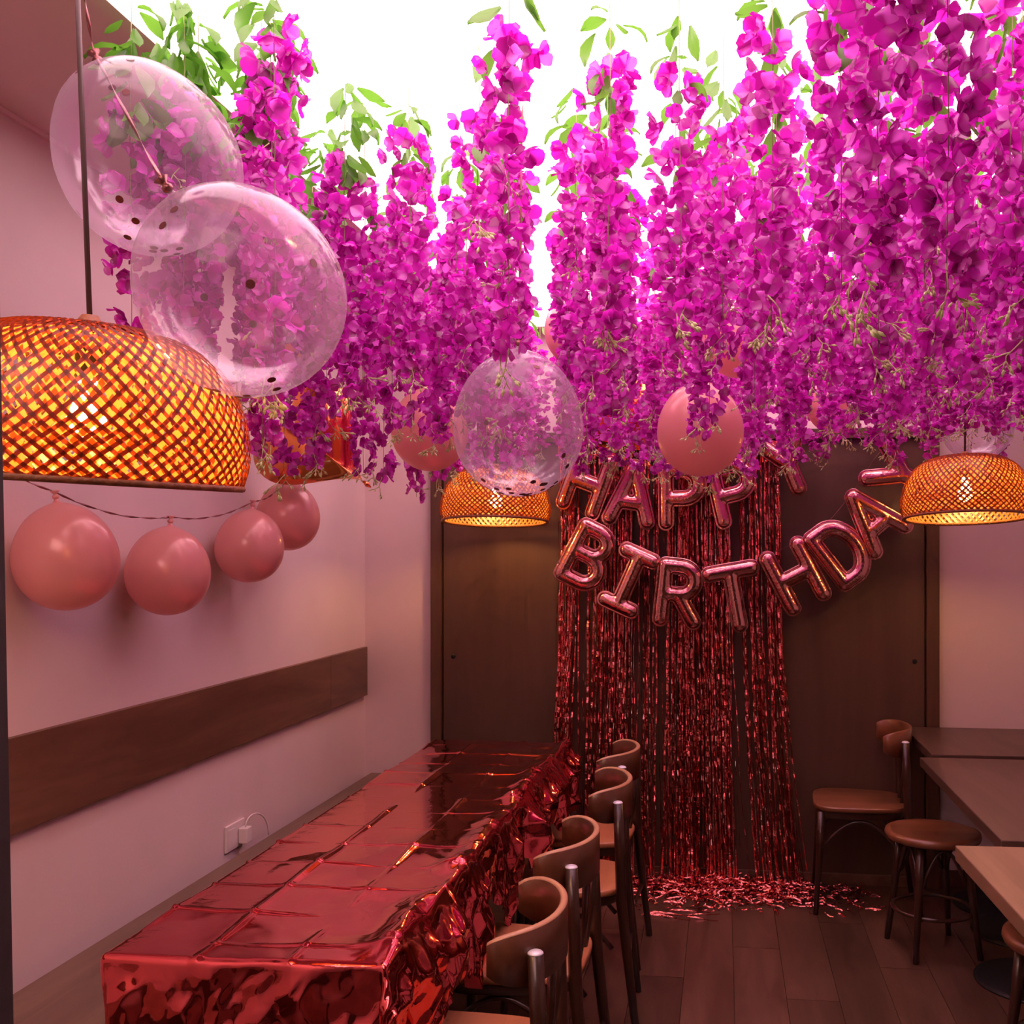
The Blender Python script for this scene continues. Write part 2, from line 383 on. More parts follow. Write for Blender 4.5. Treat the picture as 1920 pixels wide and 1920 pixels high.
def lnoise(x, y, seed):      # faceted noise: piecewise flat triangles
    r = np.random.default_rng(seed); n = 256; L = r.random((n, n))
    xi = np.floor(x).astype(int); yi = np.floor(y).astype(int); fx = x-xi; fy = y-yi
    g = lambda a, b: L[a % n, b % n]
    up = fx + fy <= 1
    lo = g(xi, yi) + (g(xi+1, yi)-g(xi, yi))*fx + (g(xi, yi+1)-g(xi, yi))*fy
    hi = g(xi+1, yi+1) + (g(xi, yi+1)-g(xi+1, yi+1))*(1-fx) + (g(xi+1, yi)-g(xi+1, yi+1))*(1-fy)
    return np.where(up, lo, hi)
def ridge(x, y, seed): return 1 - np.abs(2*vnoise(x, y, seed)-1)
W_, L_ = 0.575, 2.34
st = 0.006
us = np.arange(-0.035, W_+0.25, st); vv = np.arange(-0.44, L_+0.06, st)
U, V = np.meshgrid(us, vv, indexing='ij')
uc = np.clip(U, 0, W_); vc = np.clip(V, 0, L_)
du = U-uc; dv = V-vc
# ragged right hem: the overhang is stretched or shortened along the table
tri = lambda x: np.abs(2*(x-np.floor(x+0.5)))
hem = 0.10 + 0.16*tri(V*2.3+0.2)**2.0*(0.5+0.5*vnoise(V*1.7+9, V*0+3, 5)) + 0.05*lnoise(V*17, V*0+1.5, 6) + 0.03*vnoise(V*40, V*0, 4)
du = np.where(du > 0, du/0.25*np.minimum(hem*1.15, 0.30), du)
hem2 = 0.36 + 0.05*lnoise(U*9, U*0+2, 8)
dv = np.where(dv < 0, dv/0.44*hem2*1.1, dv)
dist = np.hypot(du, dv); dsafe = np.maximum(dist, 1e-6)
nxv, nyv = du/dsafe, dv/dsafe
R0 = 0.014
ang = np.minimum(dist/R0, math.pi/2)
outw = R0*np.sin(ang); drop = R0*(1-np.cos(ang)) + np.maximum(0, dist-R0*math.pi/2)
hang = np.clip((dist-0.012)/0.06, 0, 1)
# fold creases of the cloth
cols = np.array([-0.03, 0.0, 0.19, 0.385, W_, W_+0.3]); rows = np.arange(-0.5, L_+0.4, 0.18) + 0.03
node = RNG.normal(0, 0.0046, (len(cols), len(rows)))
ci = np.clip(np.searchsorted(cols, U, side='right')-1, 0, len(cols)-2); ri = np.clip(np.searchsorted(rows, V, side='right')-1, 0, len(rows)-2)
fu = (U-cols[ci])/(cols[ci+1]-cols[ci]); fv = (V-rows[ri])/(rows[ri+1]-rows[ri])
fold = (node[ci, ri]*(1-fu)+node[ci+1, ri]*fu)*(1-fv) + (node[ci, ri+1]*(1-fu)+node[ci+1, ri+1]*fu)*fv
cr = np.zeros_like(U)
for k, c in enumerate(cols[1:-1]):
    amp = (0.004, 0.0085, 0.0045, 0.005)[k]
    cr += amp*np.exp(-np.abs(U-c-0.004*(vnoise(V*7, V*0+k, 20+k)-.5))/0.006)*(0.5+vnoise(V*6, V*0+k, 30+k))
for k, c in enumerate(rows):
    cr += 0.0042*np.exp(-np.abs(V-c-0.003*(vnoise(U*9, U*0+k, 50)-.5))/0.004)*(0.3+vnoise(U*8, U*0+k, 60)*1.2)
soft = 0.004*(vnoise(U*9, V*5, 70)-.5) + 0.0022*(vnoise(U*22+V*6, V*9, 71)-.5)
puck = 0.0025*(lnoise(U*26+V*8, V*19, 72)-.5)*np.clip(ridge(U*4, V*3, 73)*2-1, 0, 1)
topz = np.maximum(fold + cr + soft + puck, -0.001) + 0.004
edge_lump = np.exp(-((U-(W_-0.03))/0.04)**2)*0.022*np.clip(ridge(V*4.2, U*6, 80)*1.6-0.6, 0, 1) + np.exp(-((U-(W_-0.02))/0.035)**2)*0.012*(lnoise(V*22, U*25, 81))
topz += edge_lump*np.clip(V/0.1, 0, 1)
# crumples in the hanging sides
al = np.where(np.abs(du) > np.abs(dv), V, U)
cr1 = 0.075*(lnoise(al*9+drop*3, drop*5, 90)-.5) + 0.040*(lnoise(al*23-drop*8, drop*11, 91)-.5) + 0.016*(lnoise(al*47, drop*30, 92)-.5)
right = (du > 0)
cr1 = np.where(right, cr1 + 0.06*(ridge(al*6.5, drop*1.2, 93)-.4), cr1*0.40 + 0.007*(lnoise(al*31+drop*17, drop*26-al*9, 97)-.5))
cr1 = np.where(du < 0, cr1*0.15, cr1)
push = np.maximum(cr1*hang, -0.010) + np.where(right, 0.012, 0.0015)*hang
Xc = -1.225 + uc + nxv*(outw+push); Yc = 1.90 + vc + nyv*(outw+push)
lat = 0.05*(lnoise(al*8, drop*9, 95)-.5)*hang
Yc = np.where(right & (dv >= 0), Yc + lat, Yc); Xc = np.where((dv < 0) & ~right, Xc+lat*0.6, Xc)
Zc = 0.7495 + topz*(1-hang) - drop + 0.004*hang
n1, n2 = U.shape
verts = np.stack([Xc, Yc, Zc], -1).reshape(-1, 3)
ii, jj = np.meshgrid(np.arange(n1-1), np.arange(n2-1), indexing='ij')
a0 = (ii*n2+jj).ravel()
quads = np.stack([a0, a0+n2, a0+n2+1, a0+1], -1)
me = bpy.data.meshes.new('tablecloth')
me.vertices.add(len(verts)); me.vertices.foreach_set('co', verts.ravel())
me.loops.add(quads.size); me.loops.foreach_set('vertex_index', quads.ravel())
me.polygons.add(len(quads)); me.polygons.foreach_set('loop_start', np.arange(0, quads.size, 4)); me.polygons.foreach_set('loop_total', np.full(len(quads), 4))
me.polygons.foreach_set('use_smooth', [True]*len(quads)); me.update(calc_edges=True); me.validate()
tag(link('tablecloth', me, M['foil_red']), 'shiny red metallic foil cloth with fold creases over the long table', 'tablecloth')

# ------------------------------------------------------------------ chairs
def seat_outline(hw_f, hw_b, depth, n=10, e=4.0):
    pts = []
    for k in range(4*n):
        a = 2*math.pi*k/(4*n); c, s = math.cos(a), math.sin(a)
        x = depth*abs(c)**(2/e)*(1 if c >= 0 else -1); y = abs(s)**(2/e)*(1 if s >= 0 else -1)
        hw = hw_f + (hw_b-hw_f)*(x+depth)/(2*depth)
        pts.append((x, y*hw))
    return pts
def slab(mb, outline, z0, z1, r=0.006):
    n = len(outline); b = len(mb.v)
    for z, k in ((z0, 1-r*3), (z0+r, 1.0), (z1-r, 1.0), (z1-r*0.3, 1-r*1.2), (z1, 1-r*4)):
        for x, y in outline: mb.v.append((x*k, y*k, z))
    for i in range(4):
        for k in range(n):
            k2 = (k+1) % n; mb.f.append([b+i*n+k, b+i*n+k2, b+(i+1)*n+k2, b+(i+1)*n+k])
    mb.f.append([b+k for k in range(n)][::-1]); mb.f.append([b+4*n+k for k in range(n)])
    return mb
def make_chair(label, seatmat, bandmat, group):
    t = thing('bistro_chair', label, 'chair', group=group)
    slab(MB(), seat_outline(0.205, 0.175, 0.20), 0.447, 0.468).build('seat', seatmat, t)
    slab(MB(), seat_outline(0.193, 0.163, 0.188), 0.415, 0.447, 0.003).build('seat_frame', M['chair'], t)
    for s in (-1, 1):
        MB().tube([(-0.165, s*0.155, 0.44), (-0.17, s*0.16, 0.3), (-0.19, s*0.178, 0.0)], [0.017, 0.016, 0.011], 10).build('leg', M['chair'], t)
        lg = MB().tube([(0.245, s*0.175, 0.0), (0.215, s*0.166, 0.25), (0.195, s*0.165, 0.44), (0.190, s*0.163, 0.6), (0.184, s*0.166, 0.752)],
                       [0.012, 0.016, 0.018, 0.0175, 0.0165], 10).build('leg', M['chair'], t)
        MB().lathe([(0.0165, 0.0), (0.0163, 0.002), (0.013, 0.005), (0.007, 0.007), (0.001, 0.0075)], 14, (0.184, s*0.166, 0.7515)).build('cap', M['silver'], lg)
        # curved bentwood brace under the seat side
        MB().tube([(-0.165+0.33*k/10, s*0.162, 0.24+0.165*math.sin(math.pi*(0.08+0.84*k/10))) for k in range(11)], 0.008, 8).build('brace', M['chair'], t)
    MB().tube([(-0.168, -0.15+0.30*k/10, 0.24+0.165*math.sin(math.pi*(0.08+0.84*k/10))) for k in range(11)], 0.008, 8).build('brace', M['chair'], t)
    # curved back band
    mb = MB(); n = 26
    for k in range(n+1):
        f = -1 + 2*k/n; a = f*math.radians(97)
        y = 0.186*math.sin(a); x = 0.105 + 0.115*math.cos(a)
        nx_, ny_ = math.cos(a)/0.115, math.sin(a)/0.186; l = math.hypot(nx_, ny_); nx_, ny_ = nx_/l, ny_/l
        e = abs(f)**6; zb = 0.685 + 0.028*e; zt = 0.80 - 0.022*e
        th = 0.0082
        for sx, z in ((-1, zb), (-1, zt-0.004), (-0.5, zt), (0.5, zt), (1, zt-0.004), (1, zb)):
            mb.v.append((x+nx_*th*sx, y+ny_*th*sx, z))
    for k in range(n):
        for j in range(6):
            j2 = (j+1) % 6; mb.f.append([k*6+j, k*6+j2, (k+1)*6+j2, (k+1)*6+j])
    mb.f.append(list(range(6))[::-1]); mb.f.append([n*6+j for j in range(6)])
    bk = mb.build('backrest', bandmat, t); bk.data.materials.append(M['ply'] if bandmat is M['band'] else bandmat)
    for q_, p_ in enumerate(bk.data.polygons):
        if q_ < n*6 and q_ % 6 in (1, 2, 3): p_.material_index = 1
    # two slim spindles between the seat and the band
    for s in (-1, 1):
        MB().tube([(0.178, s*0.05, 0.45), (0.20, s*0.055, 0.58), (0.203, s*0.06, 0.70)], 0.009, 8).build('spindle', M['chair'], t)
    MB().tube([(0.216, -0.165, 0.21), (0.216, 0.165, 0.21)], 0.009, 8).build('stretcher', M['chair'], t)
    return t
ch = make_chair('', M['seat'], M['band'], 'bentwood chairs along the red table')
spots = [(-0.562, 2.16, 2, 'dark bentwood chair at the red table, end farthest from the tinsel curtain'),
         (-0.562, 2.735, -2, 'dark bentwood chair at the red table, third from the tinsel curtain'),
         (-0.53, 3.40, 4, 'dark bentwood chair at the red table, second from the tinsel curtain'),
         (-0.55, 3.965, -3, 'dark bentwood chair at the red table, next to the tinsel curtain')]
for i, (x, y, a, lab) in enumerate(spots):
    o = ch if i == 0 else copy_tree(ch)
    o['label'] = lab; o.location = (x, y, 0); o.rotation_euler = (0, 0, math.radians(a))
rc = make_chair('dark wooden bentwood chair standing against the brown back panel', M['dkseat'], M['dkseat'], 'bentwood chairs along the red table')
del rc['group']; rc.location = (0.60, 4.62, 0); rc.rotation_euler = (0, 0, math.radians(-4))

def make_stool(label):
    t = thing('stool', label, 'stool', group='round stools by the right tables')
    MB().lathe([(0.165, 0.435), (0.178, 0.44), (0.183, 0.452), (0.18, 0.466), (0.165, 0.47), (0.15, 0.467), (0.001, 0.466)], 36).build('seat', M['dkseat'], t)
    for k in range(4):
        a = math.pi/4 + k*math.pi/2 + 0.25
        c, s = math.cos(a), math.sin(a)
        MB().tube([(0.135*c, 0.135*s, 0.44), (0.145*c, 0.145*s, 0.3), (0.185*c, 0.185*s, 0.0)], [0.016, 0.016, 0.011], 10).build('leg', M['chair'], t)
        b = a + math.pi/2
        p0 = Vector((0.14*c, 0.14*s, 0)); p1 = Vector((0.14*math.cos(b), 0.14*math.sin(b), 0))
        MB().tube([tuple(p0.lerp(p1, 0.06+0.88*q/10) + Vector((0, 0, 0.26+0.155*math.sin(math.pi*(0.05+0.9*q/10))))) for q in range(11)], 0.0075, 8).build('brace', M['chair'], t)
    MB().tube(arc_xy(0, 0, 0.152, 0.152, 0, 2*math.pi*31/32, 31, 0.165), 0.0085, 8, closed=True).build('foot_ring', M['chair'], t)
    return t
s1 = make_stool('round dark wooden stool in front of the brown panel beside the bentwood chair'); s1.location = (0.82, 4.12, 0); del s1['group']
s2 = copy_tree(s1, 'round dark wooden stool pushed under the pale wooden table'); s2.location = (0.98, 3.02, 0); s2.rotation_euler = (0, 0, 0.5)

# ------------------------------------------------------------------ right-hand tables
def make_table(label, x0, x1, y0, y1, mat, z=0.75, th=0.036, rot=0.0, base=True):
    cx_, cy_ = (x0+x1)/2, (y0+y1)/2
    t = thing('cafe_table', label, 'table', (cx_, cy_, 0), rotz=rot)
    hx, hy = (x1-x0)/2, (y1-y0)/2
    MB().box(-hx, hx, -hy, hy, z-th, z).build('tabletop', mat, t, bevel=0.003)
    if base:
        for yy in (-hy*0.5, hy*0.5):
            MB().lathe([(0.21, 0.0), (0.21, 0.006), (0.19, 0.012), (0.05, 0.022), (0.034, 0.04), (0.034, z-th-0.02), (0.10, z-th-0.015), (0.10, z-th)], 36, (0, yy, 0)).build('pedestal', M['black'], t)
    return t
make_table('brown wooden cafe table between the pale table and the back wall table', 0.775, 1.475, 2.96, 4.14, M['table'])
make_table('dark brown wooden cafe table pushed against the back wall', 0.83, 1.63, 4.18, 4.84, M['table'], z=0.755)
make_table('pale wooden cafe table at the end of the row on the right', 0.655, 1.355, 1.72, 2.90, M['table2'], z=0.752, th=0.042, rot=math.radians(2.0))

# ------------------------------------------------------------------ woven pendant lamps
def prof(s):         # s 0 top .. 1 rim
    P_ = [(0.055, 0.243), (0.125, 0.236), (0.185, 0.205), (0.225, 0.155), (0.246, 0.095), (0.250, 0.045), (0.240, 0.0)]
    x = s*(len(P_)-1); i = min(int(x), len(P_)-2); f = x-i
    p0 = P_[max(i-1, 0)]; p1 = P_[i]; p2 = P_[i+1]; p3 = P_[min(i+2, len(P_)-1)]
    cr_ = lambda a, b, c, d: 0.5*((2*b)+(-a+c)*f+(2*a-5*b+4*c-d)*f*f+(-a+3*b-3*c+d)*f**3)
    return cr_(p0[0], p1[0], p2[0], p3[0]), cr_(p0[1], p1[1], p2[1], p3[1])
def weave(dirn, twist, width, k, n=26):
    mb = MB(); pts = []; sides = []
    for i in range(n+1):
        s = i/n; r, z = prof(s); a = dirn*twist*(s**1.15)
        pts.append(Vector((r*k*math.cos(a), r*k*math.sin(a), z*(k if s < .3 else 1))))
    for i in range(n+1):
        t = (pts[min(i+1, n)]-pts[max(i-1, 0)]).normalized()
        p = pts[i]; nr = Vector((p.x, p.y, max(0.0, (p.z-0.05))*0.9)).normalized()
        sides.append(t.cross(nr).normalized())
    mb.strip(pts, sides, width)
    return mb.mesh('weave_strip')
WV = []
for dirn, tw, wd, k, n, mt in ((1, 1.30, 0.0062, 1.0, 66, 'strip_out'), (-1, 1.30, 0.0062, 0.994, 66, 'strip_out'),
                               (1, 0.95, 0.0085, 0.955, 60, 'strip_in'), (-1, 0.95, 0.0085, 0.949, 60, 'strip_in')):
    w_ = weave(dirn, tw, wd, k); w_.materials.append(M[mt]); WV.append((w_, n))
rim_pts = arc_xy(0, 0, 0.239, 0.239, 0, 2*math.pi*63/64, 63, 0.0)
rim_me = MB().tube(rim_pts, 0.0055, 8, closed=True).tube(arc_xy(0, 0, 0.229, 0.229, 0, 2*math.pi*63/64, 63, 0.002), 0.004, 6, closed=True).mesh('rim'); rim_me.materials.append(M['rim'])
cap_me = MB().lathe([(0.060, 0.238), (0.058, 0.246), (0.02, 0.25), (0.012, 0.262)], 24).mesh('top_cap'); cap_me.materials.append(M['rim'])
sock_me = MB().lathe([(0.018, 0.16), (0.02, 0.165), (0.02, 0.235), (0.012, 0.25)], 16).mesh('socket'); sock_me.materials.append(M['black'])
bp_ = [(0.001, 0.062)] + [(0.030*math.sin(a), 0.092-0.030*math.cos(a)) for a in [math.pi*q/10 for q in range(1, 8)]] + [(0.016, 0.135), (0.014, 0.16)]
bulb_me = MB().lathe(bp_, 20).mesh('bulb'); bulb_me.materials.append(M['bulb'])
bulb2_me = bulb_me.copy(); bulb2_me.materials[0] = M['bulb_dim']
def lamp(loc, axis, label, ceil_pt, dim=False):
    t = thing('pendant_lamp', label, 'lamp', loc)
    q = Vector((0, 0, 1)).rotation_difference(Vector(axis)); t.rotation_mode = 'QUATERNION'; t.rotation_quaternion = q
    sh = link('lamp_shade', rim_me, None, t); sh.name = 'rim'
    link('top_cap', cap_me, None, t); link('socket', sock_me, None, t); link('bulb', bulb2_me if dim else bulb_me, None, t)
    for w_, n in WV:
        for k in range(n):
            o = link('weave_strip', w_, None, t); o.rotation_euler = (0, 0, 2*math.pi*(k+random.uniform(-.12, .12))/n)
    inv = (Matrix.Translation(Vector(loc)) @ q.to_matrix().to_4x4()).inverted()
    MB().tube([(0, 0, 0.255), tuple(inv @ Vector(ceil_pt))], 0.0042, 8).build('cord', M['cable'], t)
    ct = inv @ Vector(ceil_pt)
    o = MB().lathe([(0.045, 0), (0.045, -0.012), (0.03, -0.024), (0.004, -0.026)][::-1], 20).build('ceiling_rose', M['black'], t); o.location = ct
    o.rotation_mode = 'QUATERNION'; o.rotation_quaternion = q.inverted()
    return t
R3 = lambda a, b, c: Vector((a*math.cos(PSI)-b*math.sin(PSI), a*math.sin(PSI)+b*math.cos(PSI), c))
cL = pt(158, 901, 1.62)
topL = cL + R3(-0.018, 0.0, ZC-cL.z)
lamp(cL, R3(0.0568, -0.0444, 0.997), 'large woven bamboo dome lamp glowing orange near the dark post', (topL.x, topL.y, ZC-0.024))
cM = pt(929, 978, 4.57)
lamp(cM, (0.0, 0.07, 1), 'woven bamboo dome lamp glowing over the far end of the red table', (cM.x, cM.y, ZC-0.024), dim=True)
cR = pt(1812, 971, 3.98)
lamp(cR, (-0.005, 0.08, 1), 'woven bamboo dome lamp glowing over the tables on the right', (cR.x, cR.y, ZC-0.024), dim=True)

# ------------------------------------------------------------------ balloons
def balloon_mesh(R, egg=0.25, n=36, m=28):
    pr = []
    for i in range(1, m):
        th = math.pi*i/m
        z = -R*math.cos(th) + egg*R*((1-math.cos(th))/2)**3
        r = R*math.sin(th)
        if th > 2.5: r *= 1 - 0.35*((th-2.5)/0.64)**1.5
        pr.append((max(r, 0.006), z))
    zt = pr[-1][1]
    pr = [(0.0008, -R)] + pr + [(0.0055, zt+0.006), (0.0045, zt+0.012)]
    return MB().lathe(pr, n), zt+0.012
def knot_mesh(R):
    return MB().lathe([(0.004, -0.004), (0.008, 0.0), (0.0085, 0.005), (0.005, 0.008), (0.005, 0.011), (0.012, 0.018), (0.010, 0.019)], 12)
def balloon(name, loc, R, neck, mat, label, cat, group=None, egg=0.25, confetti=0, bottom=0, seed=1, spread=0.17):
    mb, zt = balloon_mesh(R, egg)
    root = mb.build(name, mat)
    root.location = loc; q = Vector((0, 0, 1)).rotation_difference(Vector(neck).normalized())
    root.rotation_mode = 'QUATERNION'; root.rotation_quaternion = q
    tag(root, label, cat, group)
    k = knot_mesh(R).build('knot', mat if mat is M['pink'] else M['ribbon'], root); k.location = (0, 0, zt)
    rr = random.Random(seed)
    if confetti:
        cm = MB().lathe([(0.0065, 0), (0.0065, 0.0006)], 14).mesh('confetti_disc', False); cm.materials.append(M['confetti'])
        dn = q.inverted() @ Vector((0, 0, -1))
        for i in range(confetti):
            if i < bottom:
                v = (dn + Vector((rr.gauss(0, spread), rr.gauss(0, spread), rr.gauss(0, spread)))).normalized()
            else:
                v = Vector((rr.gauss(0, 1), rr.gauss(0, 1), rr.gauss(0, 1))).normalized()
            c = (1-(-v.z))/2
            p = v*R*1.003
            if v.z > 0: p.z += egg*R*((1+v.z)/2)**3*0.95
            o = link('confetti_disc', cm, None, root); o.location = p
            o.rotation_mode = 'QUATERNION'; o.rotation_quaternion = Vector((0, 0, 1)).rotation_difference(v)
    return root, Vector(loc) + q @ Vector((0, 0, zt+0.015))
def ribbon(path, width, label, turns=6.0, sag=0.0, name='ribbon', cat='ribbon', group=None, sub=16, seed=0):
    rr = random.Random(seed); pts = []
    path = [Vector(p) for p in path]
    for a, b in zip(path[:-1], path[1:]):
        for k in range(sub):
            t = k/sub; p = a.lerp(b, t); p.z -= sag*4*t*(1-t); pts.append(p)
    pts.append(path[-1]); sides = []
    for i in range(len(pts)):
        t = (pts[min(i+1, len(pts)-1)]-pts[max(i-1, 0)]).normalized()
        e = t.cross(Vector((0.3, 1, 0.2))).normalized(); f = t.cross(e)
        g = turns*math.pi*i/len(pts)
        sides.append(e*math.cos(g)+f*math.sin(g))
    mb = MB(); mb.strip(pts, sides, width)
    o = mb.build(name, M['ribbon'])
    md = o.modifiers.new('thick', 'SOLIDIFY'); md.thickness = 0.0006
    return tag(o, label, cat, group)

# clear confetti balloons
cf = 'clear balloons with confetti'
b1, k1 = balloon('confetti_balloon', pt(285, 312, 1.76), 0.151, R3(-0.45, -0.05, 0.9), M['clear'], 'clear confetti balloon hanging behind another beside the large lamp', 'balloon', cf, 0.24, 16, 5, 3)
b2, k2 = balloon('confetti_balloon', pt(458, 556, 1.53), 0.151, R3(-0.55, -0.18, 0.82), M['clear'], 'clear confetti balloon touching the large woven lamp', 'balloon', cf, 0.14, 26, 13, 5)
b3, k3 = balloon('confetti_balloon', pt(972, 808, 2.27), 0.146, (0, 0.02, 1), M['clear'], 'clear confetti balloon in front of the lamp over the red table', 'balloon', cf, 0.26, 62, 58, 8, spread=0.30)
b4, k4 = balloon('confetti_balloon', pt(1832, 798, 4.25), 0.148, (0, 0, 1), M['clear'], 'clear confetti balloon just above the lamp on the right', 'balloon', cf, 0.24, 4, 2, 9)
b5, k5 = balloon('confetti_balloon', pt(958, 478, 3.05), 0.15, (0.1, 0, 1), M['clear'], 'clear confetti balloon high among the flowers below the ceiling', 'balloon', cf, 0.24, 8, 3, 12)
ctop = pt(148, -60, 1.70)
ribbon([Vector((ctop.x, ctop.y, ZC)), ctop, k1, k2], 0.006, 'rose gold ribbon holding the two clear balloons beside the large lamp', 7, seed=1)
ribbon([Vector((k3.x+0.01, k3.y, ZC)), k3], 0.005, 'rose gold ribbon holding the clear balloon over the red table', 9, sub=40)
ribbon([Vector((k4.x, k4.y, ZC)), k4], 0.005, 'rose gold ribbon holding the clear balloon above the right lamp', 9, sub=40)
ribbon([Vector((k5.x, k5.y, ZC)), k5], 0.005, 'rose gold ribbon holding the clear balloon high among the flowers', 5, sub=30)
# pearl pink balloons along the left wall
wb = [(125, 1053, -1.648, 0.124, (-0.10, 0.0, 1), 'pink pearl balloon on the left wall, nearest the dark post'),
      (315, 1078, -1.650, 0.121, (0.05, 0.0, 1), 'pink pearl balloon on the left wall, second from the dark post'),
      (468, 1030, -1.650, 0.117, (0.05, 0.05, 1), 'pink pearl balloon on the left wall, third from the dark post'),
      (540, 974, -1.650, 0.119, (0.0, 0.1, 1), 'pink pearl balloon on the left wall, nearest the copper foil balloon')]
wk = []
for px, py, X, R, nk, lab in wb:
    a = (px-PCX)/F; dx, dy = a*math.cos(PSI)-math.sin(PSI), a*math.sin(PSI)+math.cos(PSI)
    p = pt(px, py, X/dx)
    nk = Vector(nk); 
    o, kk = balloon('pink_balloon', p, R, (nk.x, nk.y - 0.12*(px < 200), nk.z), M['pink'], lab, 'balloon', 'pink balloons on the left wall', 0.22)
    wk.append(kk)
s0 = Vector((XL+0.03, wk[0].y-0.32, wk[0].z+0.17)); s5 = Vector((XL+0.06, wk[3].y+0.28, wk[3].z+0.32))
ribbon([s0] + wk + [s5], 0.006, 'thin rose gold ribbon stringing the pink balloons along the left wall', 26, 0.025, seed=4)
# pearl pink balloons among the flowers
hb = [(806, 812, 3.35, 0.126, 'pink pearl balloon beside the clear balloon over the red table'),
      (1313, 812, 2.93, 0.125, 'pink pearl balloon hanging in front of HAPPY'),
      (1566, 758, 4.15, 0.118, 'pink pearl balloon hidden in flowers above the gap after HAPPY'),
      (1385, 640, 3.35, 0.12, 'pink pearl balloon deep in the flowers above HAPPY'),
      (540, 622, 3.30, 0.118, 'pink pearl balloon seen through the clear balloon by the large lamp'),
      (1085, 622, 3.55, 0.12, 'pink pearl balloon high behind the clear balloon over the table')]
for px, py, w, R, lab in hb:
    o, kk = balloon('pink_balloon', pt(px, py, w), R, (random.uniform(-.1, .1), 0, 1), M['pink'], lab, 'balloon', 'pink balloons among the flowers', 0.2)
    ribbon([Vector((kk.x, kk.y, ZC)), kk], 0.005, 'ribbon tied to the ' + lab.replace('pink pearl balloon', 'pink balloon'), 7, sub=24, group='ribbons of the pink balloons')

# pointed copper foil balloons
def foil_balloon(loc, R, rot, label):
    mb = MB(); n = 72; rings = 9
    out = []
    for k in range(n):
        t = 2*math.pi*k/n
        out.append((16*math.sin(t)**3/17, (13*math.cos(t)-5*math.cos(2*t)-2*math.cos(3*t)-math.cos(4*t)+2.5)/17))
    for sgn in (1, -1):
        base = len(mb.v); mb.v.append((0, sgn*R*0.42, 0))
        for i in range(1, rings+1):
            f = (i/rings)
            for k in range(n):
                mb.v.append((out[k][0]*R*f, sgn*R*0.42*math.sqrt(max(0, 1-f**2.2)), out[k][1]*R*f))
        for k in range(n):
            k2 = (k+1) % n
            mb.f.append([base, base+1+k, base+1+k2])
            for i in range(rings-1):
                mb.f.append([base+1+i*n+k, base+1+(i+1)*n+k, base+1+(i+1)*n+k2, base+1+i*n+k2])
    o = mb.build('foil_balloon', M['foil_copper']); o.location = loc; o.rotation_euler = (math.radians(6), rot, PSI)
    tag(o, label, 'balloon', None)
    MB().lathe([(0.002, -0.03), (0.010, -0.012), (0.004, 0.006)], 10).build('tail', M['foil_copper'], o).location = (0, 0, -R*0.86)
    ribbon([loc, Vector((loc.x, loc.y, ZC))], 0.004, 'ribbon from the ceiling to the ' + label.replace(' half hidden by flowers', ''), 6, sub=20)
    return o
foil_balloon(pt(603, 838, 3.75), 0.235, math.radians(-50), 'pointed copper foil balloon half hidden by flowers by the left wall')
foil_balloon(pt(1180, 802, 4.3), 0.20, math.radians(-28), 'pointed copper foil balloon half hidden by flowers above HAPPY')

# ------------------------------------------------------------------ foil letters
def arcp(cx_, cy_, rx, ry, a0, a1, n=10): return [(cx_+rx*math.cos(math.radians(a0+(a1-a0)*k/n)), cy_+ry*math.sin(math.radians(a0+(a1-a0)*k/n))) for k in range(n+1)]
h, w = 0.385, 0.235
LET = {
 'H': [[(-w,-h),(-w,h)], [(w,-h),(w,h)], [(-w,0),(w,0)]],
 'A': [[(-.275,-h),(0,h)], [(.275,-h),(0,h)], [(-.16,-.13),(.16,-.13)]],
 'P': [[(-w,-h),(-w,h)], [(-w,h)] + arcp(0.03, .175, .21, .21, 90, -90) + [(-w,-.035)]],
 'Y': [[(0,-h),(0,-.03)], [(0,-.03),(-.10,.12),(-.27,h)], [(0,-.03),(.10,.12),(.27,h)]],
 'B': [[(-w,-h),(-w,h)], [(-w,h)] + arcp(0.0, .20, .185, .185, 90, -90) + [(-w,.012)], [(-w,.012)] + arcp(.03, -.187, .205, .198, 90, -90) + [(-w,-h)]],
 'I': [[(-.21,h),(.21,h)], [(0,h),(0,-h)], [(-.21,-h),(.21,-h)]],
 'R': [[(-w,-h),(-w,h)], [(-w,h)] + arcp(0.0, .185, .20, .20, 90, -90) + [(-w,-.015)], [(-.02,-.015),(.235,-h)]],
 'T': [[(-.30,h),(.30,h)], [(0,h),(0,-h)]],
 'D': [[(-w,-h),(-w,h)], [(-w,h)] + arcp(-.04, 0, .275, h, 90, -90, 16) + [(-w,-h)]],
}
